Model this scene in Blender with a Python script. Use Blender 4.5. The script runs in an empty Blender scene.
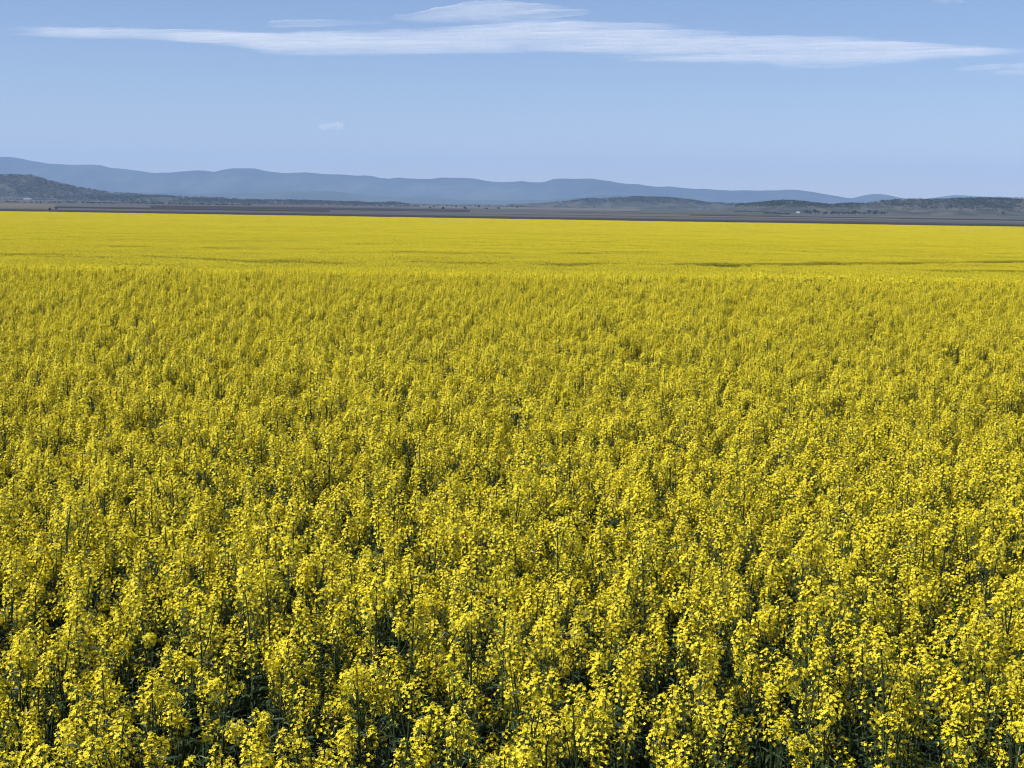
import bpy, math, random
import numpy as np
from mathutils import Matrix, Vector

rng = np.random.default_rng(11)
random.seed(11)
C = bpy.context.scene.collection
SC = bpy.context.scene
RAD = math.radians

# ------------------------------------------------------------------ camera, world, sun, exposure
CZ = 3.15                                   # lens height above the soil of the near field
FPX = 1450.0                                # 51 mm on a 36 mm sensor, 1024 px wide
K = 1.82                                    # stretch of the far distances
PITCH, ROLL = RAD(7.115), RAD(0.88)
cam_d = bpy.data.cameras.new("camera")
cam_d.sensor_width = 36.0
cam_d.lens = 36.0 * FPX / 1024
cam_d.clip_start = 0.05
cam_d.clip_end = 250000.0
cam = bpy.data.objects.new("camera", cam_d)
C.objects.link(cam)
CAMROT = Matrix.Rotation(math.pi / 2 - PITCH, 4, 'X') @ Matrix.Rotation(ROLL, 4, 'Z')
cam.matrix_world = Matrix.Translation((0, 0, CZ)) @ CAMROT
SC.camera = cam

SUN_EL, SUN_AZ = RAD(52), RAD(-112)          # azimuth clockwise from the view direction (+Y)
world = bpy.data.worlds.new("World")
SC.world = world
world.use_nodes = True
wn, wl = world.node_tree.nodes, world.node_tree.links
bg = wn["Background"]
sky = wn.new("ShaderNodeTexSky")
sky.sky_type = 'NISHITA'
sky.sun_disc = False
sky.sun_elevation = SUN_EL
sky.sun_rotation = SUN_AZ
sky.altitude = 300
sky.air_density = 0.85
sky.dust_density = 0.05
sky.ozone_density = 3.6
tint = wn.new("ShaderNodeMix")              # the photograph's white balance leans a little to violet
tint.data_type = 'RGBA'
tint.blend_type = 'MULTIPLY'
tint.inputs[0].default_value = 1.0
tint.inputs[7].default_value = (1.0, 0.945, 1.02, 1)
wl.new(sky.outputs[0], tint.inputs[6])
wl.new(tint.outputs[2], bg.inputs[0])
bg.inputs[1].default_value = 0.078
sun_d = bpy.data.lights.new("sun", 'SUN')
sun_d.energy = 4.9
sun_d.angle = RAD(0.53)
sun_d.color = (1.0, 0.965, 0.91)
sun = bpy.data.objects.new("sun", sun_d)
C.objects.link(sun)
SDIR = Vector((math.sin(SUN_AZ) * math.cos(SUN_EL), math.cos(SUN_AZ) * math.cos(SUN_EL), math.sin(SUN_EL)))
sun.rotation_euler = SDIR.to_track_quat('Z', 'Y').to_euler()
sun.location = (0, 0, 60)
SC.view_settings.view_transform = 'Standard'
SC.view_settings.look = 'None'
SC.view_settings.gamma = 1.0
SC.view_settings.exposure = 0.52
cy = SC.cycles
cy.max_bounces = 7
cy.diffuse_bounces = 4
cy.glossy_bounces = 1
cy.transmission_bounces = 4
cy.transparent_max_bounces = 12
cy.volume_bounces = 1
cy.use_denoising = True
cy.filter_width = 1.1
cy.caustics_reflective = False
cy.caustics_refractive = False

# ------------------------------------------------------------------ helpers
def tag(o, label=None, cat=None, group=None, kind=None):
    if label: o["label"] = label
    if cat: o["category"] = cat
    if group: o["group"] = group
    if kind: o["kind"] = kind
    return o

class MB:
    """collects vertices, faces and a material slot per face; build() links them as ONE mesh"""
    def __init__(s): s.v, s.f, s.m = [], [], []
    def add(s, vs, fs, mi=0):
        b = len(s.v)
        s.v.extend([tuple(map(float, v)) for v in vs])
        s.f.extend([tuple(i + b for i in f) for f in fs])
        s.m.extend([mi] * len(fs))
    def mesh(s, name, mats, smooth=False):
        me = bpy.data.meshes.new(name)
        me.from_pydata(s.v, [], s.f)
        for m in mats: me.materials.append(m)
        me.polygons.foreach_set("material_index", s.m)
        if smooth: me.polygons.foreach_set("use_smooth", [True] * len(s.f))
        me.update()
        return me
    def build(s, name, mats, parent=None, smooth=False):
        o = bpy.data.objects.new(name, s.mesh(name, mats, smooth))
        C.objects.link(o)
        o.parent = parent
        return o

def empty(name, loc, rz=0.0, scale=1.0):
    o = bpy.data.objects.new(name, None)
    C.objects.link(o)
    o.location = loc
    o.rotation_euler = (0, 0, rz)
    o.scale = (scale,) * 3
    o.empty_display_size = 0.2
    return o

def np_mesh(name, verts, faces, mats, smooth=False):
    """verts (n,3), faces (m,4) quads"""
    me = bpy.data.meshes.new(name)
    verts = np.asarray(verts, np.float32); faces = np.asarray(faces, np.int32)
    k = faces.shape[1]
    me.vertices.add(len(verts)); me.vertices.foreach_set("co", verts.ravel())
    me.loops.add(faces.size); me.loops.foreach_set("vertex_index", faces.ravel())
    me.polygons.add(len(faces))
    me.polygons.foreach_set("loop_start", np.arange(0, faces.size, k, dtype=np.int32))
    me.polygons.foreach_set("loop_total", np.full(len(faces), k, np.int32))
    me.update(calc_edges=True)
    for m in mats: me.materials.append(m)
    if smooth: me.polygons.foreach_set("use_smooth", [True] * len(faces))
    return me

def link(name, me, parent=None):
    o = bpy.data.objects.new(name, me)
    C.objects.link(o)
    o.parent = parent
    return o

def ray(px, py):
    d = CAMROT.to_3x3() @ Vector(((px - 512) / FPX, (384 - py) / FPX, -1.0))
    return d

def at_dist(px, py, D):
    """point seen at the pixel, D metres ahead"""
    d = ray(px, py)
    return np.array((d.x / d.y * D, D, CZ + d.z / d.y * D))

# smooth value noise on numpy arrays
_perm = np.random.default_rng(3).random((256, 256))
def vnoise(x, y):
    x = np.asarray(x, float); y = np.asarray(y, float)
    xi = np.floor(x).astype(int); yi = np.floor(y).astype(int)
    fx = x - xi; fy = y - yi
    fx = fx * fx * (3 - 2 * fx); fy = fy * fy * (3 - 2 * fy)
    g = lambda a, b: _perm[a % 256, b % 256]
    return (g(xi, yi) * (1 - fx) * (1 - fy) + g(xi + 1, yi) * fx * (1 - fy)
            + g(xi, yi + 1) * (1 - fx) * fy + g(xi + 1, yi + 1) * fx * fy)
def fbm(x, y, oct=4):
    s = 0; a = 0.5; t = 0
    for i in range(oct):
        s = s + a * vnoise(x * 2 ** i + 17.3 * i, y * 2 ** i + 9.1 * i); t += a; a *= 0.5
    return s / t - 0.5

# ------------------------------------------------------------------ terrain profile
CROP = 1.25                                 # height of the crop
_kx = np.array([0, 28, 34, 40, 55, 80, 110, 136, 182, 273, 364, 728, 1274, 1730, 2275, 2e5])
_kz = np.array([-1.9, -1.9, -1.9, -2.02, -2.85, -4.25, -5.72, -6.76, -7.25, -8.0, -8.7, -11.3, -13.9, -17., -20., -20.])
_sl = np.diff(_kz) / np.diff(_kx)
_m = np.concatenate([[0], np.where(_sl[:-1] * _sl[1:] > 0, 2 * _sl[:-1] * _sl[1:] / np.minimum(_sl[:-1] + _sl[1:], -1e-12), 0), [0]])
def profile(d):
    d = np.clip(np.asarray(d, float), 0, 1.9e5)
    i = np.clip(np.searchsorted(_kx, d, side='right') - 1, 0, len(_kx) - 2)
    h = _kx[i + 1] - _kx[i]; t = (d - _kx[i]) / h
    return ((2*t**3 - 3*t**2 + 1) * _kz[i] + (t**3 - 2*t**2 + t) * h * _m[i]
            + (-2*t**3 + 3*t**2) * _kz[i+1] + (t**3 - t**2) * h * _m[i+1])
def ground_z(x, y):
    x = np.asarray(x, float); y = np.asarray(y, float)
    z = CZ + profile(y) - CROP
    w = np.clip((y - 36) / 60, 0, 1) * np.clip((1700 - y) / 500, 0, 1)
    z = z + 0.5 * w * fbm(x / 60, y / 110, 2)
    bank = np.clip((1.5 - y) / 1.2, 0, 1)   # roadside bank the photographer stands on
    return z + 1.5 * bank * bank * (3 - 2 * bank)
PLAIN_Z = CZ - 20.0 - CROP
FIELD_END = 1274.0

def on_crop(px, py):
    """ground position whose crop top is seen at the pixel"""
    d = ray(px, py)
    ys = np.concatenate([np.arange(2, 38, 0.02), np.arange(130, 1280, 0.2)])
    zr = CZ + d.z / d.y * ys
    zc = ground_z(d.x / d.y * ys, ys) + CROP
    hit = np.argmax(zr < zc) if np.any(zr < zc) else len(ys) - 1
    return d.x / d.y * ys[hit], ys[hit]
def on_plain(px, py, dz=0.0):
    d = ray(px, py)
    t = (PLAIN_Z + dz - CZ) / d.z
    return (d.x * t, d.y * t, PLAIN_Z + dz)

# ------------------------------------------------------------------ materials
def new_mat(name):
    m = bpy.data.materials.new(name)
    m.use_nodes = True
    nt = m.node_tree
    for n in list(nt.nodes): nt.nodes.remove(n)
    out = nt.nodes.new("ShaderNodeOutputMaterial")
    return m, nt.nodes, nt.links, out

def leafy(name, c1, c2, trans=0.3, rough=0.5, spec=0.3, tcol=None):
    """thin leaf or petal: colour varied per piece, some light passes through"""
    m, N, L, out = new_mat(name)
    geo = N.new("ShaderNodeNewGeometry")
    ramp = N.new("ShaderNodeMix"); ramp.data_type = 'RGBA'
    ramp.inputs[6].default_value = (*c1, 1); ramp.inputs[7].default_value = (*c2, 1)
    L.new(geo.outputs["Random Per Island"], ramp.inputs[0])
    p = N.new("ShaderNodeBsdfPrincipled")
    p.inputs["Roughness"].default_value = rough
    p.inputs["Specular IOR Level"].default_value = spec
    L.new(ramp.outputs[2], p.inputs["Base Color"])
    tr = N.new("ShaderNodeBsdfTranslucent")
    if tcol:
        tr.inputs[0].default_value = (*tcol, 1)
    else:
        L.new(ramp.outputs[2], tr.inputs[0])
    mix = N.new("ShaderNodeMixShader"); mix.inputs[0].default_value = trans
    L.new(p.outputs[0], mix.inputs[1]); L.new(tr.outputs[0], mix.inputs[2])
    L.new(mix.outputs[0], out.inputs[0])
    return m

def noisy(name, c1, c2, scale, rough=0.9, detail=5, stretch=(1, 1, 1), bump=0.0, bscale=None, lo=0.35, hi=0.65):
    m, N, L, out = new_mat(name)
    tc = N.new("ShaderNodeTexCoord"); mp = N.new("ShaderNodeMapping")
    mp.inputs["Scale"].default_value = stretch
    L.new(tc.outputs["Object"], mp.inputs[0])
    nz = N.new("ShaderNodeTexNoise"); nz.inputs["Scale"].default_value = scale; nz.inputs["Detail"].default_value = detail
    L.new(mp.outputs[0], nz.inputs["Vector"])
    mr = N.new("ShaderNodeMapRange"); mr.inputs[1].default_value = lo; mr.inputs[2].default_value = hi
    L.new(nz.outputs[0], mr.inputs[0])
    mix = N.new("ShaderNodeMix"); mix.data_type = 'RGBA'
    mix.inputs[6].default_value = (*c1, 1); mix.inputs[7].default_value = (*c2, 1)
    L.new(mr.outputs[0], mix.inputs[0])
    p = N.new("ShaderNodeBsdfPrincipled")
    p.inputs["Roughness"].default_value = rough
    p.inputs["Specular IOR Level"].default_value = 0.15
    L.new(mix.outputs[2], p.inputs["Base Color"])
    if bump:
        bn = N.new("ShaderNodeTexNoise"); bn.inputs["Scale"].default_value = bscale or scale * 4
        L.new(tc.outputs["Object"], bn.inputs["Vector"])
        b = N.new("ShaderNodeBump"); b.inputs["Distance"].default_value = bump
        L.new(bn.outputs[0], b.inputs["Height"]); L.new(b.outputs[0], p.inputs["Normal"])
    L.new(p.outputs[0], out.inputs[0])
    return m

M_PETAL = leafy("petal", (0.77, 0.62, 0.014), (0.87, 0.75, 0.04), trans=0.33, rough=0.55, spec=0.25)
M_BUD = leafy("bud", (0.42, 0.42, 0.04), (0.55, 0.48, 0.03), trans=0.15)
M_STEM = leafy("stem", (0.026, 0.044, 0.018), (0.05, 0.072, 0.03), trans=0.05, rough=0.45)
M_POD = leafy("pod", (0.10, 0.15, 0.035), (0.16, 0.20, 0.05), trans=0.15, rough=0.4)
M_LEAF = leafy("leaf", (0.028, 0.052, 0.02), (0.05, 0.085, 0.032), trans=0.25, rough=0.5, spec=0.25)
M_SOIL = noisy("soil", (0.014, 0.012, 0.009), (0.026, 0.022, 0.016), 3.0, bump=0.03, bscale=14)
M_UNDER = noisy("crop_underside", (0.10, 0.115, 0.02), (0.28, 0.22, 0.02), 1.3)

# ------------------------------------------------------------------ ground
def axis(fine, mid, lim):
    a = [0.0]; s = fine
    while a[-1] < lim:
        a.append(a[-1] + s)
        s = min(s * 1.12 if a[-1] > mid else s, 900)
    a[-1] = lim
    return np.array(a)
ax = axis(0.6, 14, 45000.)
gx = np.concatenate([-ax[:0:-1], ax])
ay = axis(0.5, 50, 38500.)
an = axis(0.4, 3, 2500.)
gy = np.concatenate([-an[:0:-1], ay])
X, Y = np.meshgrid(gx, gy)
Z = ground_z(X, Y)
Z = Z + 0.035 * fbm(X * 2, Y * 2, 2) * (np.hypot(X, Y) < 30)
def grid_faces(nr, nc):
    i = np.arange(nr * nc).reshape(nr, nc)
    return np.stack([i[:-1, :-1], i[:-1, 1:], i[1:, 1:], i[1:, :-1]], -1).reshape(-1, 4)
M_GROUND = noisy("ground_earth", (0.036, 0.035, 0.03), (0.064, 0.06, 0.05), 0.004, detail=6)
g = link("ground", np_mesh("ground", np.stack([X, Y, Z], -1).reshape(-1, 3), grid_faces(*X.shape), [M_GROUND], True))
tag(g, kind="structure")

# soil under the near crop
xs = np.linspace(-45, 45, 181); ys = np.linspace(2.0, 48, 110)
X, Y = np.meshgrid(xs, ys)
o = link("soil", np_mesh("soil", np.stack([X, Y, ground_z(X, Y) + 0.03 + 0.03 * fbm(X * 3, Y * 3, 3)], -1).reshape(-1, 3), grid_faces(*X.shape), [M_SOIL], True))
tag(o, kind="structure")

# paddocks of the plain: thin sheets over the ground
def paddock(name, pts, mat, dz):
    mb = MB()
    vs = [on_plain(px, py, dz) for px, py in pts]
    n = len(vs)
    low = [(v[0], v[1], v[2] - 0.4) for v in vs]
    mb.add(vs + low, [tuple(range(n))] + [(i, i + n, (i + 1) % n + n, (i + 1) % n) for i in range(n)])
    tag(mb.build(name, [mat]), kind="structure")
    return
M_PLOUGH = noisy("ploughed_earth", (0.020, 0.015, 0.012), (0.034, 0.026, 0.021), 0.01, stretch=(0.2, 1, 1))
M_FALLOW = noisy("fallow_earth", (0.048, 0.049, 0.048), (0.08, 0.08, 0.078), 0.004, stretch=(0.25, 1, 1))
M_STUBBLE = noisy("stubble", (0.075, 0.068, 0.052), (0.115, 0.105, 0.078), 0.004, stretch=(0.3, 1, 1))
M_PASTURE = noisy("pasture", (0.04, 0.046, 0.028), (0.07, 0.073, 0.046), 0.005, stretch=(0.3, 1, 1))
# the ploughed strip right behind the crop follows the slope
xs = np.linspace(-1700, 1700, 120); ys = np.linspace(FIELD_END + 3, 2255, 40)
X, Y = np.meshgrid(xs, ys)
o = link("ploughed_field", np_mesh("ploughed_field", np.stack([X, Y, ground_z(X, Y) + 0.25], -1).reshape(-1, 3), grid_faces(*X.shape), [M_PLOUGH], True))
tag(o, kind="structure")
hz = lambda x: 203 + (x - 512) * 0.01536            # row of the true horizon in that column
def strip(name, x0, x1, d0, d1, mat, dz, s=0.0):
    """a field between two distances, cut where the pixel columns x0 and x1 look"""
    vs = []
    for D, cols in ((d0, np.linspace(x0, x1, 14)), (d1, np.linspace(x1, x0, 14))):
        for c in cols:
            r = ray(c, hz(c))
            t = K * D * (1 + s * (c - 512) / 512)
            vs.append((r.x / r.y * t, t, PLAIN_Z + dz))
    n = len(vs); mb = MB()
    mb.add(vs + [(v[0], v[1], v[2] - 0.5) for v in vs],
           [tuple(range(n))] + [(i, i + n, (i + 1) % n + n, (i + 1) % n) for i in range(n)])
    tag(mb.build(name, [mat]), kind="structure")
strip("fallow_field", -260, 1300, 1270, 2300, M_FALLOW, 0.3, 0.03)
strip("stubble_field", -260, 55, 1300, 2150, M_STUBBLE, 0.6, 0.0)
strip("pasture", -260, 620, 2350, 3900, M_FALLOW, 0.3, 0.05)
strip("pasture", 640, 1300, 2330, 3600, M_PASTURE, 0.35, -0.02)
strip("pasture", 880, 1010, 1950, 2290, M_STUBBLE, 0.65, 0.0)
strip("ploughed_field", 150, 470, 1750, 2250, M_PLOUGH, 0.6, 0.06)
strip("ploughed_field", 57, 330, 1480, 1640, M_PLOUGH, 0.9, 0.03)
strip("pasture", 470, 900, 1480, 1660, M_STUBBLE, 0.95, 0.02)
strip("ploughed_field", 690, 1300, 1760, 1880, M_PLOUGH, 0.95, -0.02)
strip("stubble_field", 560, 780, 1980, 2200, M_PASTURE, 0.95, 0.0)
strip("pasture", 420, 640, 2700, 4200, M_STUBBLE, 0.65, 0.03)

# ------------------------------------------------------------------ mountains and hills
def hill(name, prof, D, depth, mat, base_drop, seed, ncol=500, nrow=26, rough=0.05, ext=None):
    """ridge whose crest follows the profile at distance D, with a front slope, a back slope and gullies"""
    pts = np.array([at_dist(px, py, D) for px, py in prof])
    x = np.linspace(pts[0, 0], pts[-1, 0], ncol)
    top = np.interp(x, pts[:, 0], pts[:, 2])
    k = max(3, ncol // 160) | 1
    top = np.convolve(np.pad(top, k // 2, mode='edge'), np.ones(k) / k, mode='valid')
    top = top + D * 0.0015 * fbm(x / (D * 0.012), x * 0 + seed * 2.7, 4)
    base = PLAIN_Z - base_drop
    t = np.linspace(-1, 1, nrow)
    shape = np.where(t < 0, 1 - np.abs(t) ** 1.25, 1 - np.abs(t) ** 1.6)
    T, XX = np.meshgrid(t, x, indexing='ij')
    hgt = top[None, :] - base
    gul = fbm(XX / (depth * 0.35) + seed * 7.7, T * 1.4 + seed, 4)
    S = shape[:, None]
    edge = 4 * S * (1 - S)
    ZZ = base + hgt * np.clip(S + edge * gul * 0.75, 0, None)
    fade = np.clip(np.minimum(np.arange(ncol), np.arange(ncol)[::-1]) / (ncol * 0.03), 0, 1)
    ZZ = base + (ZZ - base) * fade[None, :]
    YY = D + T * depth * (0.85 + 0.5 * fbm(XX / depth + seed, XX * 0 + 3.3, 2))
    XS = XX * (YY / D) ** 0.0
    me = np_mesh(name, np.stack([XS, YY, ZZ], -1).reshape(-1, 3), grid_faces(nrow, ncol), [mat], True)
    o = tag(link(name, me), kind="structure")
    return x, YY, ZZ
M_FOREST = noisy("forested_slope", (0.025, 0.04, 0.022), (0.06, 0.075, 0.04), 0.004, detail=8)
M_FOREST_FAR = noisy("far_forested_slope", (0.03, 0.045, 0.03), (0.055, 0.07, 0.045), 0.0012, detail=8)
M_HILLGRASS = noisy("hill_grass", (0.030, 0.034, 0.026), (0.075, 0.073, 0.056), 0.012, detail=6, lo=0.42, hi=0.62)
RANGE = [(-560, 176), (-420, 168), (-300, 164), (-200, 166), (-110, 160), (-40, 158.5), (0, 157), (15, 157.5), (28, 160), (45, 163), (65, 164.5), (90, 164.5), (102, 165.5), (110, 168),
         (125, 168.5), (140, 171), (152, 173), (167, 173), (180, 171.5), (197, 170.5), (212, 171.5), (225, 169), (235, 168),
         (255, 168.7), (262, 170), (280, 172.5), (308, 172.5), (320, 174), (350, 175), (370, 175.5), (382, 178), (392, 178.5),
         (398, 177), (405, 178.5), (432, 179), (440, 177.5), (470, 178), (478, 179.5), (490, 181.5), (510, 182), (523, 181),
         (532, 182.5), (545, 182.5), (555, 178.5), (595, 178.5), (605, 180), (625, 183.5), (650, 185.5), (680, 187.5),
         (700, 189), (740, 190.5), (795, 190), (815, 192), (832, 196), (850, 198), (858, 197.5), (868, 194.5), (880, 193.5),
         (892, 196), (905, 199), (930, 203), (980, 208)]
hill("mountain_range", RANGE, 15500. * K, 2600., M_FOREST_FAR, 3., 1, ncol=900, nrow=40)
FARR = [(880, 204), (905, 201), (925, 198.5), (935, 197), (945, 196), (960, 195), (985, 196.5), (990, 197.5), (998, 196), (1005, 197), (1024, 199), (1080, 198), (1160, 201), (1280, 206), (1400, 211)]
hill("mountain_range", FARR, 18600. * K, 1200., M_FOREST_FAR, 3., 2, ncol=300)
FOOT = [(-300, 190), (-100, 189), (0, 188), (90, 190), (150, 193), (200, 194), (262, 193), (300, 191), (330, 191), (350, 193.5), (385, 197), (440, 199), (480, 200.5), (540, 200), (570, 197), (600, 195), (650, 196), (700, 200), (760, 204), (830, 206)]
hill("foothills", FOOT, 11500. * K, 900., M_FOREST_FAR, 3., 3, ncol=500)
LEFT = [(-420, 186), (-300, 180), (-180, 172), (-80, 175), (-30, 173), (0, 174.5), (10, 175), (25, 176), (33, 175.5), (45, 180), (60, 184), (80, 188), (95, 191), (125, 194), (150, 196),
        (180, 197.5), (220, 198.7), (260, 200), (310, 201.5), (360, 202.5), (420, 203.5)]
HL = hill("hill", LEFT, 4600. * K, 650., M_HILLGRASS, 2., 4, ncol=400, nrow=30)
MID = [(500, 204.5), (530, 203.5), (560, 201.8), (590, 199.5), (610, 198.5), (640, 197.5), (670, 198.5), (690, 200.5), (710, 203), (740, 204.5), (800, 206.5)]
HM = hill("hill", MID, 4900. * K, 450., M_HILLGRASS, 2., 5, ncol=300, nrow=24)
RIGHT = [(720, 206), (745, 204.2), (764, 203), (780, 201.5), (800, 202), (812, 204), (835, 205), (860, 204), (885, 201.5), (905, 200), (925, 200), (940, 199.5), (960, 199),
         (985, 198.5), (1000, 199), (1024, 198.5), (1100, 199), (1200, 203), (1300, 209), (1380, 213)]
HR = hill("hill", RIGHT, 3300. * K, 480., M_HILLGRASS, 2., 6, ncol=400, nrow=24)

# ------------------------------------------------------------------ trees
M_CROWN = leafy("tree_leaves", (0.022, 0.036, 0.016), (0.045, 0.062, 0.028), trans=0.15, rough=0.6)
M_TRUNK = noisy("tree_bark", (0.09, 0.075, 0.06), (0.16, 0.14, 0.11), 3.0)
def crown_quads(r, n, w, h, q):
    """leaf clumps through an uneven lobed volume"""
    lobes = [(r.normal(0, w * 0.28), r.normal(0, w * 0.28), r.uniform(0.3, 0.75) * h, r.uniform(0.35, 0.6)) for _ in range(5)]
    V = np.zeros((n, 4, 3))
    for i in range(n):
        lx, ly, lz, lr = lobes[i % 5]
        d = r.normal(size=3); d /= np.linalg.norm(d); d *= r.random() ** 0.4
        c = np.array([lx + d[0] * lr * w * 0.62, ly + d[1] * lr * w * 0.62, lz + d[2] * lr * h * 0.5])
        a = r.normal(size=3); a /= np.linalg.norm(a)
        b = np.cross(a, r.normal(size=3)); b /= np.linalg.norm(b)
        s = q * r.uniform(0.6, 1.3)
        V[i] = [c - a * s - b * s * .6, c + a * s - b * s * .6, c + a * s * .8 + b * s * .6, c - a * s * .8 + b * s * .6]
    return V
def tube(mb, pts, rads, sides=5, mi=0):
    pts = [np.array(p, float) for p in pts]
    ringv = []
    for i, p in enumerate(pts):
        d = pts[min(i + 1, len(pts) - 1)] - pts[max(i - 1, 0)]
        d /= np.linalg.norm(d) + 1e-12
        u = np.cross(d, (0.31, 0.95, 0.02)); u /= np.linalg.norm(u) + 1e-12
        v = np.cross(d, u)
        for k in range(sides):
            a = 2 * math.pi * k / sides
            ringv.append(p + rads[i] * (math.cos(a) * u + math.sin(a) * v))
    fs = []
    for i in range(len(pts) - 1):
        for k in range(sides):
            k2 = (k + 1) % sides
            fs.append((i * sides + k, i * sides + k2, (i + 1) * sides + k2, (i + 1) * sides + k))
    fs.append(tuple(range((len(pts) - 1) * sides, len(pts) * sides)))
    mb.add(ringv, fs, mi)
tree_kinds = []
for k in range(5):
    r = np.random.default_rng(50 + k)
    h = (9, 11, 8, 10, 12)[k]; w = (9, 8, 8, 11, 8)[k]
    cq = crown_quads(r, 90, w, h * 0.8, 1.0); cq[..., 2] += h * 0.22
    cm = np_mesh("crown", cq.reshape(-1, 3), np.arange(360).reshape(-1, 4), [M_CROWN])
    mb = MB()
    tube(mb, [(0, 0, -1.0), (0.1, 0, h * 0.25), (0.15, 0.1, h * 0.6)], [0.4, 0.3, 0.15])
    for j in range(4):
        a = j * 1.57 + k
        tube(mb, [(0.1, 0, h * 0.28), (math.cos(a) * w * .15, math.sin(a) * w * .15, h * .45), (math.cos(a) * w * .28, math.sin(a) * w * .28, h * .6)], [0.2, 0.14, 0.07], 4)
    tree_kinds.append((cm, mb.mesh("trunk", [M_TRUNK])))
n_tree = 0
def tree(loc, label, group, scale=1.0, cat="tree", name="tree"):
    global n_tree
    cm, tm = tree_kinds[n_tree % 5]; n_tree += 1
    e = empty(name, loc, random.uniform(0, 6.28), scale)
    tag(e, label, cat, group)
    link("crown", cm, e); link("trunk", tm, e)
    return e
def plain_trees(pix, label, group, scale=1.0, dmin=1350.):
    for px, py in pix:
        p = on_plain(px, py)
        if p[1] > 11000 or p[1] < 0:
            p = (ray(px, hz(px)).x / ray(px, hz(px)).y * 9400., 9400., PLAIN_Z)
        tree(p, label, group, scale * random.uniform(0.8, 1.2))
jit = lambda a: random.uniform(-a, a)
# two lone dark trees at the back edge of the yellow field, far left
for (px, lab) in ((49.5, "left one of two dark bushy trees just behind the yellow field"), (56, "right one of two dark bushy trees just behind the yellow field")):
    d = ray(px, hz(px)); D = 1130. * K
    tree((d.x / d.y * D, D, float(ground_z(d.x / d.y * D, D))), lab, "pair of trees behind the field", 0.45)
# trees dotted over the pale plain in the middle
plain_trees([(424, 206.2), (434, 208), (438, 206), (447, 206.3), (456, 208), (462, 207), (470, 206.5), (479, 208.5), (489, 207), (500, 206.6), (409, 205), (414, 206.8),
             (430, 209.6), (443, 209.8), (465, 210.2), (486, 210.5), (498, 209.7), (512, 207.6), (517, 208.4), (475, 206.8), (452, 206.6)],
            "lone dark tree dotted over the pale plain below the middle of the range", "trees dotted over the pale plain", 1.0)
# trees scattered on the grass below the middle wooded hill
plain_trees([(586, 207.4), (594, 208.0), (604, 207.2), (612, 208.2), (619, 207.4), (566, 207.0), (555, 207.6), (577, 207.2), (628, 207.6), (686, 209.4), (697, 208.8), (704, 209.9)],
            "dark tree scattered on the grass below the middle wooded hill", "trees below the middle hill", 1.1)
# trees in front of the right hill, around the white house
plain_trees([(730 + i * 6.5 + jit(2), 211.3 + i * 0.09 + jit(0.7)) for i in range(9)],
            "dark tree in the loose row left of the small white house", "row of trees left of the white house", 1.4)
plain_trees([(806 + i * 4.2 + jit(1.2), 214.6 + i * 0.05 + jit(0.35)) for i in range(20)],
            "dark tree in the long row right of the small white house", "row of trees right of the white house", 1.35)
plain_trees([(993 + (i % 8) * 3.4 + jit(1.5), 212.8 + (i // 8) * 1.0 + jit(0.4)) for i in range(32)],
            "dark tree in the clump on the grass at the foot of the right hill", "clump of trees at the right hill's foot", 1.4)
# shrub on the far edge of the yellow field, right of the middle
for px in (727, 730, 733.5):
    d = ray(px, hz(px)); D = 722. * K
    tree((d.x / d.y * D, D, float(ground_z(d.x / d.y * D, D))), "low dark shrub on the far edge of the yellow field", "shrubs on the far edge of the field", 0.24, "shrub", "shrub")

# far woods: one mass per hill
def wood(name, label, pts, n_leaf, w, h, q, seed):
    r = np.random.default_rng(seed)
    protos = [crown_quads(r, n_leaf, w, h, q) for _ in range(12)]
    V = []
    for i, p in enumerate(pts):
        s = r.uniform(0.6, 1.25); a = r.uniform(0, 6.28); ca, sa = math.cos(a), math.sin(a)
        v = protos[i % 12] * s
        v = np.stack([v[..., 0] * ca - v[..., 1] * sa, v[..., 0] * sa + v[..., 1] * ca, v[..., 2]], -1)
        V.append(v + np.asarray(p))
    V = np.concatenate(V).reshape(-1, 3)
    return tag(link(name, np_mesh(name, V, np.arange(len(V)).reshape(-1, 4), [M_CROWN])), label, "woodland", kind="stuff")
def hill_points(H, n, seed, dens, front=0.15):
    x, YY, ZZ = H
    r = np.random.default_rng(seed); out = []
    nrow, ncol = YY.shape
    while len(out) < n:
        i = r.integers(1, int(nrow * 0.56)); j = r.integers(5, ncol - 5)
        y, z = YY[i, j], ZZ[i, j]
        if z < PLAIN_Z + 1: continue
        if r.random() < dens(x[j], y, z, i / nrow): out.append((x[j] + r.uniform(-4, 4), y, z - 0.8))
    return out
wood("woodland", "dark open woodland covering the hill at far left", hill_points(HL, 6500, 1, lambda x, y, z, t: np.clip(0.62 + 3.0 * fbm(x / 160 + 4, t * 5, 3), 0.06, 1) * (0.12 if x < -3200 or x > 200 else 1)), 16, 10, 10, 1.5, 1)
wood("woodland", "dark woodland along the crest of the low middle hill", hill_points(HM, 1900, 2, lambda x, y, z, t: np.clip((z - PLAIN_Z - 22) / 20, 0.02, 1) ** 1.5), 16, 9.5, 9, 1.4, 2)
wood("woodland", "dark woodland along the crest of the low right hill", hill_points(HR, 4200, 3, lambda x, y, z, t: np.clip((z - PLAIN_Z - 14) / 22, 0.01, 1) ** 1.3 * np.clip(0.75 + 2.5 * fbm(x / 130, t * 3, 3), 0.15, 1) * (0.15 if x > 2300 else 1)), 16, 8, 8.5, 1.25, 3)
r = np.random.default_rng(9)
line = []
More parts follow.
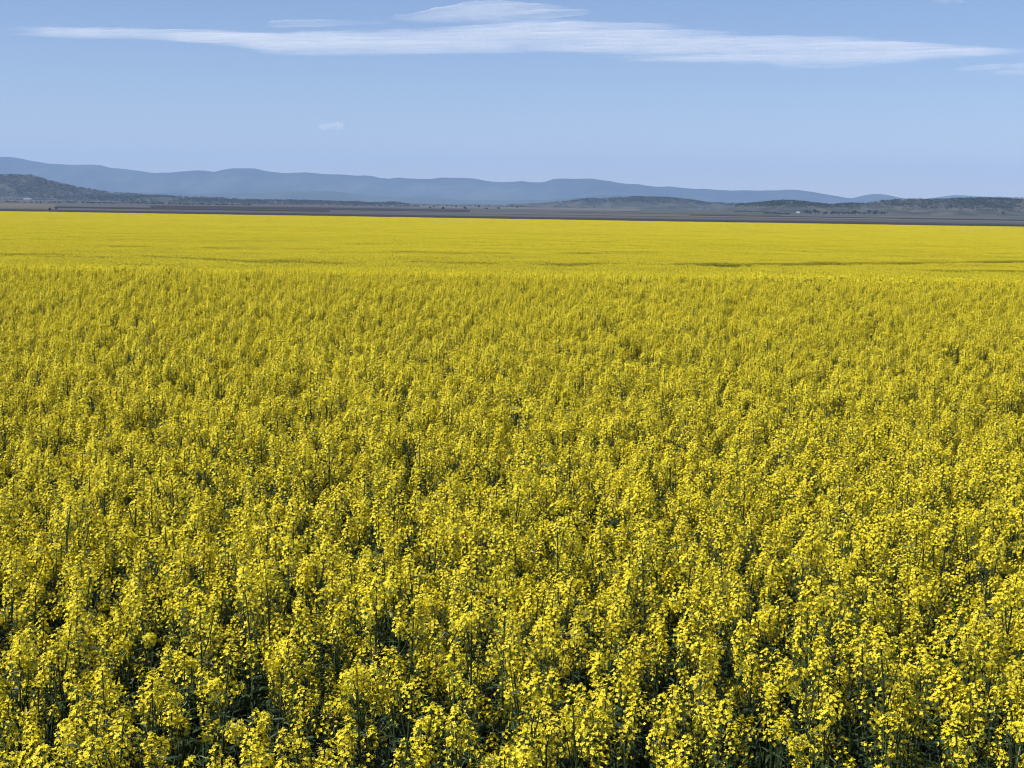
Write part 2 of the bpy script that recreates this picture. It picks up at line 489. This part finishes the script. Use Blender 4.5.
for x0, x1, dd, n, sp in ((-140, 420, 3950, 700, 160), (60, 250, 2550, 240, 60), (120, 410, 3300, 300, 90), (-200, 60, 2350, 150, 12), (500, 540, 4300, 60, 150), (764, 790, 2350, 60, 40), (735, 775, 3000, 60, 60)):
    for _ in range(n):
        c = r.uniform(x0, x1); d = ray(c, hz(c)); D = K * (dd + r.normal(0, sp))
        line.append((d.x / d.y * D, D, PLAIN_Z - 0.5))
wood("treeline", "long dark line of far trees across the plain below the blue range", line, 16, 7, 6.5, 1.1, 4)

# ------------------------------------------------------------------ farm buildings
M_WHITE = noisy("white_metal", (0.42, 0.42, 0.41), (0.50, 0.50, 0.49), 0.3, rough=0.5)
M_ROOF = noisy("pale_roof", (0.40, 0.41, 0.42), (0.48, 0.48, 0.48), 0.3, rough=0.4)
M_DOOR = noisy("door_paint", (0.16, 0.17, 0.18), (0.22, 0.22, 0.22), 0.5)
M_GLASS = noisy("window_glass", (0.03, 0.035, 0.04), (0.05, 0.055, 0.06), 0.5, rough=0.1)
def boxv(mb, x0, x1, y0, y1, z0, z1, mi=0):
    vs = [(x0, y0, z0), (x1, y0, z0), (x1, y1, z0), (x0, y1, z0), (x0, y0, z1), (x1, y0, z1), (x1, y1, z1), (x0, y1, z1)]
    mb.add(vs, [(0, 3, 2, 1), (4, 5, 6, 7), (0, 1, 5, 4), (1, 2, 6, 5), (2, 3, 7, 6), (3, 0, 4, 7)], mi)
def gable_house(name, loc, rz, L, W, H, R, label, cat, doors, wins, chim=False):
    e = tag(empty(name, loc, rz), label, cat)
    mb = MB()
    x, y = L / 2, W / 2
    vs = [(-x, -y, -1), (x, -y, -1), (x, y, -1), (-x, y, -1), (-x, -y, H), (x, -y, H), (x, y, H), (-x, y, H), (-x, 0, H + R), (x, 0, H + R)]
    mb.add(vs, [(0, 1, 5, 4), (2, 3, 7, 6), (1, 2, 6, 9, 5), (3, 0, 4, 8, 7), (0, 3, 2, 1)])
    mb.build("wall", [M_WHITE], e)
    mb = MB(); ov = 0.5; t = 0.15
    s = R / y
    for sg in (-1, 1):
        a = [(-x - ov, sg * (y + ov), H - ov * s + .05), (x + ov, sg * (y + ov), H - ov * s + .05), (x + ov, 0, H + R + .05), (-x - ov, 0, H + R + .05)]
        b = [(p[0], p[1], p[2] + t) for p in a]
        mb.add(a + b, [(0, 1, 2, 3), (4, 5, 6, 7), (0, 1, 5, 4), (1, 2, 6, 5), (3, 0, 4, 7)])
    rf = mb.build("roof", [M_ROOF], e)
    if chim:
        mb = MB(); boxv(mb, 1, 1.8, 0.6, 1.4, H, H + R + 1.2); mb.build("chimney", [M_DOOR], rf)
    for dx, w, h in doors:
        mb = MB(); boxv(mb, dx - w / 2, dx + w / 2, -y - .06, -y - .003, 0, h); mb.build("door", [M_DOOR], e)
    for wx in wins:
        mb = MB(); boxv(mb, wx - .7, wx + .7, -y - .06, -y - .003, 1.0, 2.2); mb.build("window", [M_GLASS], e)
c = at_dist(27.5, 199.3, 3700. * K)
gable_house("farm_shed", (c[0], c[1], c[2] - 4.5), RAD(4), 34, 14, 5.0, 2.2, "long white farm shed at the foot of the wooded hill, far left", "shed", [(-9, 5, 4.2), (0, 5, 4.2), (9, 5, 4.2)], [])
mbp = MB()
c2 = on_plain(798, 213.4)
gable_house("farmhouse", c2, RAD(-12), 11, 7.5, 3.4, 2.6, "small white farmhouse between the tree rows below the right hill", "house", [(0, 1.1, 2.1)], [-3.6, 3.6], True)

# ------------------------------------------------------------------ canola plants
def unit(v): return v / (np.linalg.norm(v) + 1e-12)
def floret(mb, c, n, r, size):
    """four petals in a cross, slightly cupped, facing n"""
    n = unit(n); u = unit(np.cross(n, r.normal(size=3))); v = np.cross(n, u)
    a0 = r.uniform(0, 1.57); up = r.uniform(0.05, 0.5)
    for k in range(4):
        a = a0 + k * math.pi / 2
        d = math.cos(a) * u + math.sin(a) * v; e = np.cross(n, d)
        L = size * r.uniform(0.42, 0.56); w = L * 0.42
        tip = c + d * L + n * L * up * r.uniform(0.4, 1.3)
        midp = c + d * L * 0.55 + n * L * up * 0.25
        mb.add([c, midp - e * w, tip, midp + e * w], [(0, 1, 2, 3)], 0)
def strip_leaf(mb, base, d, L, w, droop, r, mi):
    d = unit(d); side = unit(np.cross(d, (0, 0, 1.0)) + r.normal(size=3) * 0.15)
    pts = []; p = base.copy(); dd = d.copy()
    prof = (0.35, 0.85, 1.0, 0.75, 0.05)
    for i in range(5):
        wv = 0.012 * r.normal() * L * 3
        pts.append((p - side * w * prof[i], p + np.array((0, 0, -0.18 * w * prof[i])) + (0, 0, wv), p + side * w * prof[i]))
        dd = unit(dd + np.array((0, 0, -droop * 0.25))); p = p + dd * L / 4
    vs = [q for t in pts for q in t]
    fs = []
    for i in range(4):
        b = i * 3
        fs += [(b, b + 1, b + 4, b + 3), (b + 1, b + 2, b + 5, b + 4)]
    mb.add(vs, fs, mi)
def make_plant(seed):
    """returns the builders of stem, foliage and each flower head"""
    r = np.random.default_rng(900 + seed)
    H = r.uniform(1.02, 1.24)
    stem, fol, heads = MB(), MB(), []
    lean = r.normal(0, 0.05, 2)
    def axis_pt(t):
        return np.array((lean[0] * t * t + 0.012 * math.sin(5 * t + seed), lean[1] * t * t + 0.012 * math.cos(4 * t + seed), H * t))
    ts = np.linspace(0, 1, 8)
    tube(stem, [axis_pt(t) - ((0, 0, 0.03) if t == 0 else (0, 0, 0)) for t in ts], [0.0072 * (1 - t) + 0.0024 for t in ts], 5, 0)
    tips = [(axis_pt(1.0), unit(axis_pt(1.0) - axis_pt(0.9)), 1.0)]
    nb = int(r.integers(3, 5))
    a0 = r.uniform(0, 6.28)
    for k in range(nb):
        t0 = 0.48 + 0.40 * k / nb + r.uniform(-0.03, 0.03)
        b = axis_pt(t0); a = a0 + k * 2.4 + r.normal(0, 0.3)
        out = np.array((math.cos(a), math.sin(a), 0))
        reach = r.uniform(0.025, 0.085); top = H * min(1.0, t0 + r.uniform(0.22, 0.5)) - r.uniform(0.02, 0.16)
        rise = max(top - b[2], 0.13)
        p1 = b + out * reach * 0.5 + np.array((0, 0, rise * 0.35)); p2 = b + out * reach * 0.85 + np.array((0, 0, rise * 0.7))
        p3 = b + out * reach + np.array((0, 0, rise)) + np.append(r.normal(0, 0.012, 2), 0)
        tube(stem, [b, p1, p2, p3], [0.0032, 0.0026, 0.002, 0.0014], 4, 0)
        tips.append((p3, unit(p3 - p2 + r.normal(0, 0.05, 3)), r.uniform(0.65, 1.0)))
        strip_leaf(fol, b, out + (0, 0, 0.5), r.uniform(0.05, 0.10), r.uniform(0.005, 0.010), 0.9, r, 0)
    for k in range(12):                     # thin side shoots and their slender leaves
        t0 = r.uniform(0.25, 0.85); b = axis_pt(t0); a = r.uniform(0, 6.28); L = r.uniform(0.08, 0.2)
        o = np.array((math.cos(a), math.sin(a), 0)); m1 = b + o * L * .35 + np.array((0, 0, L * .45)); e1 = b + o * L * .55 + np.array((0, 0, L))
        tube(stem, [b, m1, e1], [0.0018, 0.0014, 0.0008], 3, 0)
        for q in (m1, e1):
            a += 2.0; d = np.array((math.cos(a), math.sin(a), 0.6))
            strip_leaf(fol, q, d, r.uniform(0.03, 0.075), r.uniform(0.004, 0.009), 0.8, r, 0)
    for (tip, ax_, s) in tips:
        hb = MB()
        u = unit(np.cross(ax_, (0.3, 0.8, 0.1))); v = np.cross(ax_, u)
        # open flowers spiral round the raceme below its buds
        L = r.uniform(0.09, 0.20) * s; nf = int(r.integers(36, 54) * s)
        tube(hb, [tip - ax_ * L * 1.05, tip - ax_ * L * .5, tip + ax_ * 0.012], [0.0016, 0.0014, 0.001], 3, 2)
        for i in range(nf):
            q = i / nf
            a = i * 2.39996 + r.normal(0, 0.3)
            rad = (0.008 + 0.022 * min(1, q * 2.6)) * r.uniform(0.7, 1.2)
            h = -L * q ** 1.3 + 0.006 + r.normal(0, 0.004)
            o = math.cos(a) * u + math.sin(a) * v
            c = tip + ax_ * h + o * rad
            pb = tip + ax_ * (h - rad * 0.45); ww = 0.0007 * np.cross(o, ax_)
            hb.add([pb - ww, pb + ww, c + ww, c - ww], [(0, 1, 2, 3)], 2)
            floret(hb, c, o * (0.35 + 0.5 * q) + ax_ * (1.0 - 0.55 * q) + r.normal(0, 0.22, 3), r, r.uniform(0.0165, 0.021))
        # bud knot
        for i in range(9):
            a = i * 2.4; o = math.cos(a) * u + math.sin(a) * v
            c = tip + ax_ * (0.016 - 0.0012 * i) + o * 0.0011 * i ** 1.0
            w = 0.0028; e = unit(o * 0.5 + ax_); f = np.cross(e, u); f = unit(f); g_ = np.cross(e, f)
            hb.add([c - e * w * 1.6, c + f * w, c + g_ * w, c - f * w, c - g_ * w, c + e * w * 1.6],
                   [(0, 1, 2), (0, 2, 3), (0, 3, 4), (0, 4, 1), (5, 2, 1), (5, 3, 2), (5, 4, 3), (5, 1, 4)], 1)
        heads.append(hb)
        # young pods below the flowers
        for i in range(int(r.integers(2, 6))):
            a = r.uniform(0, 6.28); o = math.cos(a) * u + math.sin(a) * v
            b = tip - ax_ * (L + 0.01 + 0.012 * i)
            pl = r.uniform(0.02, 0.045)
            e = b + o * pl * 0.75 + ax_ * pl * 0.75; mdl = b + o * pl * 0.45 + ax_ * pl * 0.25
            w = 0.0016; sd = unit(np.cross(o, ax_)) * w
            stem.add([b - sd * .5, b + sd * .5, mdl + sd, mdl - sd, e + sd * .3, e - sd * .3], [(0, 1, 2, 3), (3, 2, 4, 5)], 1)
    for k in range(int(r.integers(10, 15))):
        t0 = r.uniform(0.08, 0.66); a = r.uniform(0, 6.28)
        strip_leaf(fol, axis_pt(t0), np.array((math.cos(a), math.sin(a), 0.55)), r.uniform(0.09, 0.19) * (1.2 - t0 * 0.7), r.uniform(0.004, 0.0105) * (1.25 - t0), 1.3, r, 0)
    return stem, fol, heads, H
NKIND = 18
plants = [make_plant(s) for s in range(NKIND)]
kind_parts, merged = [], []
for (stem, fol, heads, H) in plants:
    kind_parts.append((stem.mesh("stem", [M_STEM, M_POD]), fol.mesh("foliage", [M_LEAF]), [h.mesh("flower_head", [M_PETAL, M_BUD, M_POD]) for h in heads]))
    allb = MB()
    allb.add(stem.v, stem.f); allb.m[:] = stem.m[:]
    n0 = len(allb.m); allb.add(fol.v, fol.f, 2)
    for h in heads:
        k0 = len(allb.m); allb.add(h.v, h.f); allb.m[k0:] = [(3, 4, 1)[i] for i in h.m]
    merged.append(allb.mesh("canola_plant_whole", [M_STEM, M_POD, M_LEAF, M_PETAL, M_BUD]))

# thin spots of the near crop, where the photograph shows dark gaps: pixel, radius in metres, strength
thin = []
for px, py, rr, st in ((362, 462, 0.5, 0.75), (372, 335, 0.9, 0.7), (655, 625, 0.28, 0.8), (850, 722, 0.30, 0.97), (905, 712, 0.22, 0.9), (1010, 590, 0.3, 0.7), (30, 740, 0.3, 0.6),
                       (250, 640, 0.2, 0.6), (760, 690, 0.2, 0.8), (330, 690, 0.25, 0.6), (560, 730, 0.25, 0.7), (870, 330, 0.9, 0.6), (930, 345, 0.8, 0.6), (150, 345, 0.8, 0.5),
                       (215, 445, 0.4, 0.5), (640, 345, 0.8, 0.5), (985, 640, 0.3, 0.6), (200, 600, 0.2, 0.5), (455, 655, 0.2, 0.5)):
    x, y = on_crop(px, py); thin.append((x, y, rr * 1.2, st))
thin = np.array(thin)
# scatter: jittered grid rows
pts = []
cell = 0.156
for yy in np.arange(4.1, 44.0, cell):
    half = 0.40 * yy + 3.5
    for xx in np.arange(-half, half, cell):
        x = xx + rng.uniform(-.5, .5) * cell * 1.1; y = yy + rng.uniform(-.5, .5) * cell * 1.1
        keep = 1.0
        d = np.hypot(thin[:, 0] - x, (thin[:, 1] - y))
        keep *= 1 - np.max(thin[:, 3] * np.clip(1.4 - d / thin[:, 2], 0, 1))
        keep *= np.clip(1.05 + 0.45 * fbm(x * 1.3 + 40, y * 1.3, 3), 0.6, 1) * (0.50 + 0.50 * min(1, max(0, (y - 5.0) / 3.0)))
        if rng.random() < keep: pts.append((x, y))
pts = np.array(pts)
pz = ground_z(pts[:, 0], pts[:, 1])
pk = rng.integers(0, NKIND, len(pts)); pr = rng.uniform(0, 6.283, len(pts))
ps = np.clip(1 + 0.075 * rng.normal(size=len(pts)) + 0.10 * fbm(pts[:, 0] * 0.6, pts[:, 1] * 0.6, 2), 0.76, 1.16)
# the 300 nearest plants in view stand as individuals
inv = np.array(CAMROT.to_3x3().transposed())
top = np.stack([pts[:, 0], pts[:, 1], pz + 1.05 * ps - CZ], -1) @ inv.T
u_ = 512 + FPX * top[:, 0] / -top[:, 2]; v_ = 384 - FPX * top[:, 1] / -top[:, 2]
seen = (u_ > -12) & (u_ < 1036) & (v_ < 772)
order = np.argsort(np.where(seen, np.linalg.norm(top, axis=1), 1e9))[:300]
near = np.zeros(len(pts), bool); near[order] = True
gapx = [on_crop(850, 722), on_crop(905, 712)]
for i in order:
    x, y = pts[i]
    if min(math.hypot(x - a, y - b) for a, b in gapx) < 0.42:
        lab, grp = "flowering canola plant at the rim of the dark gap near the bottom right corner", "canola plants round the dark gap"
    else:
        lab, grp = "canola plant with yellow flower heads on thin branching stems, in the field's nearest rows", "canola plants of the nearest rows"
    e = tag(empty("canola_plant", (x, y, pz[i]), pr[i], ps[i]), lab, "plant", grp)
    sm, fm, hm = kind_parts[pk[i]]
    link("stem", sm, e); link("foliage", fm, e)
    for h in hm: link("flower_head", h, e)

# ---- the rest of the crop: instances on points
def source_collection(name, meshes):
    col = bpy.data.collections.new(name)
    for i, me in enumerate(meshes):
        col.objects.link(bpy.data.objects.new("%s_%02d" % (name, i), me))
    return col
def scatter(name, label, col, P, rot, idx, scl):
    me = bpy.data.meshes.new(name)
    me.vertices.add(len(P)); me.vertices.foreach_set("co", np.asarray(P, np.float32).ravel())
    a = me.attributes.new("turn", 'FLOAT_VECTOR', 'POINT'); a.data.foreach_set("vector", np.asarray(rot, np.float32).ravel())
    a = me.attributes.new("pick", 'INT', 'POINT'); a.data.foreach_set("value", np.asarray(idx, np.int32))
    a = me.attributes.new("size", 'FLOAT_VECTOR', 'POINT'); a.data.foreach_set("vector", np.asarray(scl, np.float32).ravel())
    o = link(name, me)
    ng = bpy.data.node_groups.new(name, 'GeometryNodeTree')
    ng.interface.new_socket("Geometry", in_out='INPUT', socket_type='NodeSocketGeometry')
    ng.interface.new_socket("Geometry", in_out='OUTPUT', socket_type='NodeSocketGeometry')
    N, L = ng.nodes, ng.links
    gi = N.new("NodeGroupInput"); go = N.new("NodeGroupOutput")
    ci = N.new("GeometryNodeCollectionInfo"); ci.inputs[0].default_value = col
    ci.inputs[1].default_value = True; ci.inputs[2].default_value = True
    ip = N.new("GeometryNodeInstanceOnPoints"); ip.inputs["Pick Instance"].default_value = True
    def attr(t, nm):
        n = N.new("GeometryNodeInputNamedAttribute"); n.data_type = t; n.inputs[0].default_value = nm
        return next(s for s in n.outputs if s.enabled)
    L.new(gi.outputs[0], ip.inputs["Points"]); L.new(ci.outputs[0], ip.inputs["Instance"])
    L.new(attr('INT', "pick"), ip.inputs["Instance Index"])
    er = N.new("FunctionNodeEulerToRotation"); L.new(attr('FLOAT_VECTOR', "turn"), er.inputs[0])
    L.new(er.outputs[0], ip.inputs["Rotation"])
    L.new(attr('FLOAT_VECTOR', "size"), ip.inputs["Scale"])
    L.new(ip.outputs[0], go.inputs[0])
    md = o.modifiers.new("scatter", 'NODES'); md.node_group = ng
    return tag(o, label, "crop", kind="stuff")
rest = ~near
n = rest.sum()
rot = np.zeros((n, 3)); rot[:, 2] = pr[rest]; rot[:, :2] = rng.normal(0, 0.05, (n, 2))
scatter("canola_crop", "dense yellow flowering canola crop behind the nearest rows up to the brow of the field",
        source_collection("crop_plant", merged), np.stack([pts[rest, 0], pts[rest, 1], pz[rest]], -1), rot, pk[rest], np.repeat(ps[rest][:, None], 3, 1))

# far crop beyond the brow: square patches of simple plants
def patch(size, per_m2, seed):
    r = np.random.default_rng(seed)
    n = int(size * size * per_m2); V = []; mats = []
    for i in range(n):
        cx, cy_ = r.uniform(-size / 2, size / 2, 2); H = r.normal(1.13, 0.10)
        for h in range(5):
            c0 = np.array((cx + r.normal(0, 0.085), cy_ + r.normal(0, 0.085), H - (0 if h == 0 else abs(r.normal(0.06, 0.11)))))
            for q in range(5):
                c = c0 + r.normal(0, 1, 3) * (0.02, 0.02, 0.045)
                nrm = unit(r.normal(size=3) * 0.8 + (c - c0) / 0.03 + (0, 0, 0.8)); a = unit(np.cross(nrm, r.normal(size=3))); b = np.cross(nrm, a)
                s = r.uniform(0.013, 0.021)
                V.append((c - a * s, c - b * s, c + a * s, c + b * s)); mats.append(0)
        for k in range(12):
            z = r.uniform(0.6, 1.12); a_ = r.uniform(0, 6.28); o = np.array((math.cos(a_), math.sin(a_), 0.7)); b = np.array((cx, cy_, z)); L = r.uniform(0.05, 0.16)
            sd = np.array((-math.sin(a_), math.cos(a_), 0)) * 0.015
            V.append((b - sd * .4, b + o * L * .5 - sd, b + o * L, b + o * L * .5 + sd)); mats.append(1)
        V.append(((cx - .004, cy_, 0.3), (cx + .004, cy_, 0.3), (cx + .002, cy_, H), (cx - .002, cy_, H))); mats.append(1)
    V = np.array(V).reshape(-1, 3)
    me = np_mesh("crop_patch", V, np.arange(len(V)).reshape(-1, 4), [M_PETAL, M_LEAF])
    me.polygons.foreach_set("material_index", mats)
    return me
# dark thin lines across the far slope (wheel tracks and runs of thin crop), traced by pixel
LINES = [((18, 254.5), (64, 254), 1.0), ((128, 246.5), (152, 247.0), 1.0), ((218, 248), (250, 248.5), 0.9), ((139, 256), (205, 258.5), .75), ((205, 258.5), (270, 263), .65),
         ((284, 261), (335, 263.5), .8), ((130, 264.5), (176, 265.5), .8), ((405, 252), (452, 253.5), 1.0), ((430, 262), (482, 263.5), 1.1), ((484, 253), (500, 253.5), .8),
         ((570, 253.5), (594, 253), 1.0), ((620, 252), (648, 252.5), 1.0), ((552, 265), (630, 263.8), 1.1), ((630, 263.8), (714, 266), 1.2), ((712, 264.4), (752, 264.8), 1.7),
         ((752, 264.8), (870, 263.2), 1.4), ((868, 263.2), (1016, 261.5), 1.3), ((1016, 261.5), (1150, 263), 1.2), ((940, 271), (1014, 271.5), 1.0), ((290, 249), (330, 249.5), .7), ((60, 257), (120, 257.6), .7),
         ((-150, 256), (-40, 256.5), 1.0), ((880, 250), (905, 250.4), .8)]
seg = []
for (a, b, w) in LINES:
    (x0, y0), (x1, y1) = on_crop(*a), on_crop(*b)
    seg.append((x0, y0, x1, y1, w))
seg = np.array(seg)
def line_near(x, y):
    """0..1, one in the middle of a thin line"""
    x = np.asarray(x, float)[..., None]; y = np.asarray(y, float)[..., None]
    dx = seg[:, 2] - seg[:, 0]; dy = seg[:, 3] - seg[:, 1]
    t = np.clip(((x - seg[:, 0]) * dx + (y - seg[:, 1]) * dy) / (dx * dx + dy * dy), 0, 1)
    d = np.hypot(x - seg[:, 0] - t * dx, y - seg[:, 1] - t * dy)
    wob = np.clip(1.9 * vnoise(x[..., 0] * 0.28, y[..., 0] * 0.2) + 0.9 * vnoise(x[..., 0] * 0.9, y[..., 0] * 0.4) - 0.2, 0.75, 1.3)[..., None]
    return np.max(np.clip(1.0 - (d / (seg[:, 4] * 2.5 * wob)) ** 2, 0, 1), -1)
FP = []
def fill(y0, y1, size, kind0, nk):
    for yy in np.arange(y0, y1, size):
        half = 0.40 * yy + 16
        xx = np.arange(-half, half, size)
        x = xx + rng.uniform(-.12, .12, len(xx)) * size; y = yy + rng.uniform(-.12, .12, len(xx)) * size
        for a, b in zip(x, y):
            if kind0 == 0 and rng.random() < min(1.0, 0.8 * (line_near(a, b) > 0.02) + 0.5 * float(line_near(a, b))): continue
            FP.append((a, b, kind0 + rng.integers(0, nk)))
fill(44.0, 124, 3.0, 4, 3)
fill(124, 262, 0.85, 0, 4)
fill(262, 420, 3.0, 4, 3)
fill(420, FIELD_END, 6.0, 7, 2)
FP = np.array(FP)
fz = ground_z(FP[:, 0], FP[:, 1])
rot = np.zeros((len(FP), 3)); rot[:, 2] = rng.integers(0, 4, len(FP)) * math.pi / 2
# tilt each patch to the slope
sl = (ground_z(FP[:, 0], FP[:, 1] + .5) - ground_z(FP[:, 0], FP[:, 1] - .5))
scl = np.ones((len(FP), 3)); scl[:, 2] = np.clip(1.04 + 0.26 * fbm(FP[:, 0] / 9, FP[:, 1] / 12, 4), 0.85, 1.25)
scatter("canola_crop", "smooth yellow far part of the canola field beyond the brow, crossed by thin dark lines",
        source_collection("crop_patch", [patch(0.9, 25, s) for s in (1, 2, 3, 7)] + [patch(3.1, 25, s) for s in (4, 5, 6)] + [patch(6.1, 25, s) for s in (8, 9)]),
        np.stack([FP[:, 0], FP[:, 1], fz], -1), rot, FP[:, 2].astype(int), scl)
# leafy understorey of the far crop
rows = np.geomspace(44, FIELD_END, 460); sx = np.linspace(-0.42, 0.42, 420)
Yr, S = np.meshgrid(rows, sx, indexing='ij'); Xr = S * Yr + np.sign(S) * 16 * np.abs(S) / 0.42
Zr = ground_z(Xr, Yr) + 0.72 + 0.12 * fbm(Xr * 0.8, Yr * 0.8, 3) - 0.35 * line_near(Xr, Yr)
o = link("understorey", np_mesh("understorey", np.stack([Xr, Yr, Zr], -1).reshape(-1, 3), grid_faces(*Xr.shape), [M_LEAF], True))
tag(o, "green leafy understorey below the far yellow crop, showing in the thin dark lines", "crop", kind="stuff")

# ------------------------------------------------------------------ clouds: closed pillows of uneven thickness, high beyond the range
def cloud_mat():
    m, N, L, out = new_mat("cloud_vapour")
    at = N.new("ShaderNodeAttribute"); at.attribute_name = "vapour"
    tr = N.new("ShaderNodeBsdfTransparent")
    tl = N.new("ShaderNodeBsdfTranslucent"); tl.inputs[0].default_value = (0.92, 0.92, 0.92, 1)
    df = N.new("ShaderNodeBsdfDiffuse"); df.inputs[0].default_value = (0.92, 0.92, 0.92, 1)
    a = N.new("ShaderNodeMixShader"); a.inputs[0].default_value = 0.6
    L.new(df.outputs[0], a.inputs[1]); L.new(tl.outputs[0], a.inputs[2])
    mx = N.new("ShaderNodeMixShader")
    L.new(at.outputs["Fac"], mx.inputs[0]); L.new(tr.outputs[0], mx.inputs[1]); L.new(a.outputs[0], mx.inputs[2])
    L.new(mx.outputs[0], out.inputs[0])
    return m
M_CLOUD = cloud_mat()
CLOUD_Z = 3000.
def cloud(spine, label, seed, dens=0.6, thick=160., nu=640, nv=84, streak=30., z=CLOUD_Z, namp=1.7):
    """spine: (pixel x, top y, bottom y) across the cloud"""
    s = np.array(spine, float)
    us = np.linspace(0, 1, nu); px = s[0, 0] + us * (s[-1, 0] - s[0, 0])
    yt = np.interp(px, s[:, 0], s[:, 1]); yb = np.interp(px, s[:, 0], s[:, 2])
    ker = np.ones(9) / 9
    sm = lambda a: np.convolve(np.pad(a, 4, mode='edge'), ker, mode='valid')
    yt, yb = sm(yt), sm(yb)
    yt, yb = yt - 0.14 * (yb - yt), yb + 0.20 * (yb - yt)
    P = np.zeros((nv, nu, 3)); A = np.zeros((nv, nu))
    for i, v in enumerate(np.linspace(0, 1, nv)):
        for j in range(nu):
            d = ray(px[j], yt[j] + (yb[j] - yt[j]) * v); t = (z - CZ) / d.z
            P[i, j] = (d.x * t, d.y * t, z)
    V, U = np.meshgrid(np.linspace(0, 1, nv), us, indexing='ij')
    W = (yb - yt)[None, :]
    PX = px[None, :] + 0 * V; PY = yt[None, :] + W * V
    nz = fbm(PX / streak + seed * 13.1 + PY / 9., PY / 5.0 + seed, 5)
    prof = np.clip(1 - np.abs(2 * V - 1) ** 2.2, 0, 1) * np.clip(np.minimum(U, 1 - U) * 14, 0, 1)
    fine = fbm(PX / (streak * .16) + seed * 5.3, PY / 1.5 + PX / 90., 4)
    e = np.clip((prof - 0.22 + namp * nz + 0.5 * fine) / 1.4, 0, 1)
    A = e * e * (3 - 2 * e) * np.clip(prof * 2.2, 0, 1)
    th = thick * A * 0.5
    top = P.copy(); top[..., 2] += th; bot = P.copy(); bot[..., 2] -= th * 0.7
    f = grid_faces(nv, nu)
    keep = (A.ravel()[f] > 0).any(1)
    f = f[keep]
    zero = A.ravel() <= 0
    idx_b = np.arange(nv * nu) + nv * nu
    idx_b[zero] = np.arange(nv * nu)[zero]
    allv = np.concatenate([top.reshape(-1, 3), bot.reshape(-1, 3)])
    fb = idx_b[f][:, ::-1]
    faces = np.concatenate([f, fb])
    used = np.unique(faces); remap = np.full(len(allv), -1); remap[used] = np.arange(len(used))
    me = np_mesh("cloud", allv[used], remap[faces], [M_CLOUD], True)
    at = me.attributes.new("vapour", 'FLOAT', 'POINT')
    at.data.foreach_set("value", (np.concatenate([A.ravel(), A.ravel()])[used] ** 1.1 * dens).astype(np.float32))
    return tag(link("cloud", me), label, "cloud")
cloud([(-24, 29, 31), (16, 26.5, 36), (80, 27, 38), (160, 28, 39), (230, 30, 45), (270, 31, 52), (330, 31, 54), (420, 30, 54), (480, 22, 52), (540, 19, 50), (600, 21, 55), (660, 25, 60),
       (720, 30, 65), (790, 35, 68), (850, 37, 67), (900, 40, 64), (950, 44, 58), (1000, 46, 56), (1060, 48, 56)],
      "long thin white cloud streak stretching across nearly the whole sky", 1, dens=0.6, streak=150., namp=1.0)
cloud([(380, 18, 21), (425, 13, 22), (450, 7, 21), (475, 3, 20), (505, 2.5, 18), (535, 5, 16), (600, 9, 13)], "short wispy white cloud just above the middle of the long streak", 2, dens=0.25, nu=220, streak=60., namp=2.1)
cloud([(262, 23.5, 25), (300, 21.5, 26), (345, 20.5, 26), (396, 21, 23)], "faint thin cloud wisp above the left half of the long streak", 3, dens=0.22, nu=160, streak=60.)
cloud([(950, 69, 71), (985, 65, 74), (1020, 64, 75), (1080, 64, 76), (1130, 66, 70)], "white cloud fragment below the right end of the long streak", 4, dens=0.34, nu=160, streak=45.)
cloud([(317, 123, 128), (326, 121.5, 130.5), (336, 121, 130), (346, 122.5, 127)], "tiny lone white cloud puff low over the left of the range", 5, dens=0.5, nu=90, nv=40, streak=10., z=2600.)
cloud([(930, -3, 1), (945, -5, 3), (965, -4, 1)], "tiny cloud speck at the top right edge of the sky", 6, dens=0.2, nu=50, nv=20, streak=10.)

# ------------------------------------------------------------------ haze: one closed box of even air round the whole place
mb = MB()
boxv(mb, -45500, 45500, -3000, 39500, PLAIN_Z - 1.4 - 0.6, 1150)
hzo = mb.build("haze", [])
m, N, L, out = new_mat("haze_air")
pv = N.new("ShaderNodeVolumePrincipled")
pv.inputs["Color"].default_value = (0.42, 0.62, 1.0, 1)
pv.inputs["Density"].default_value = 3.2e-5
pv.inputs["Anisotropy"].default_value = 0.0
L.new(pv.outputs[0], out.inputs["Volume"])
hzo.data.materials.append(m)
tag(hzo, kind="stuff")
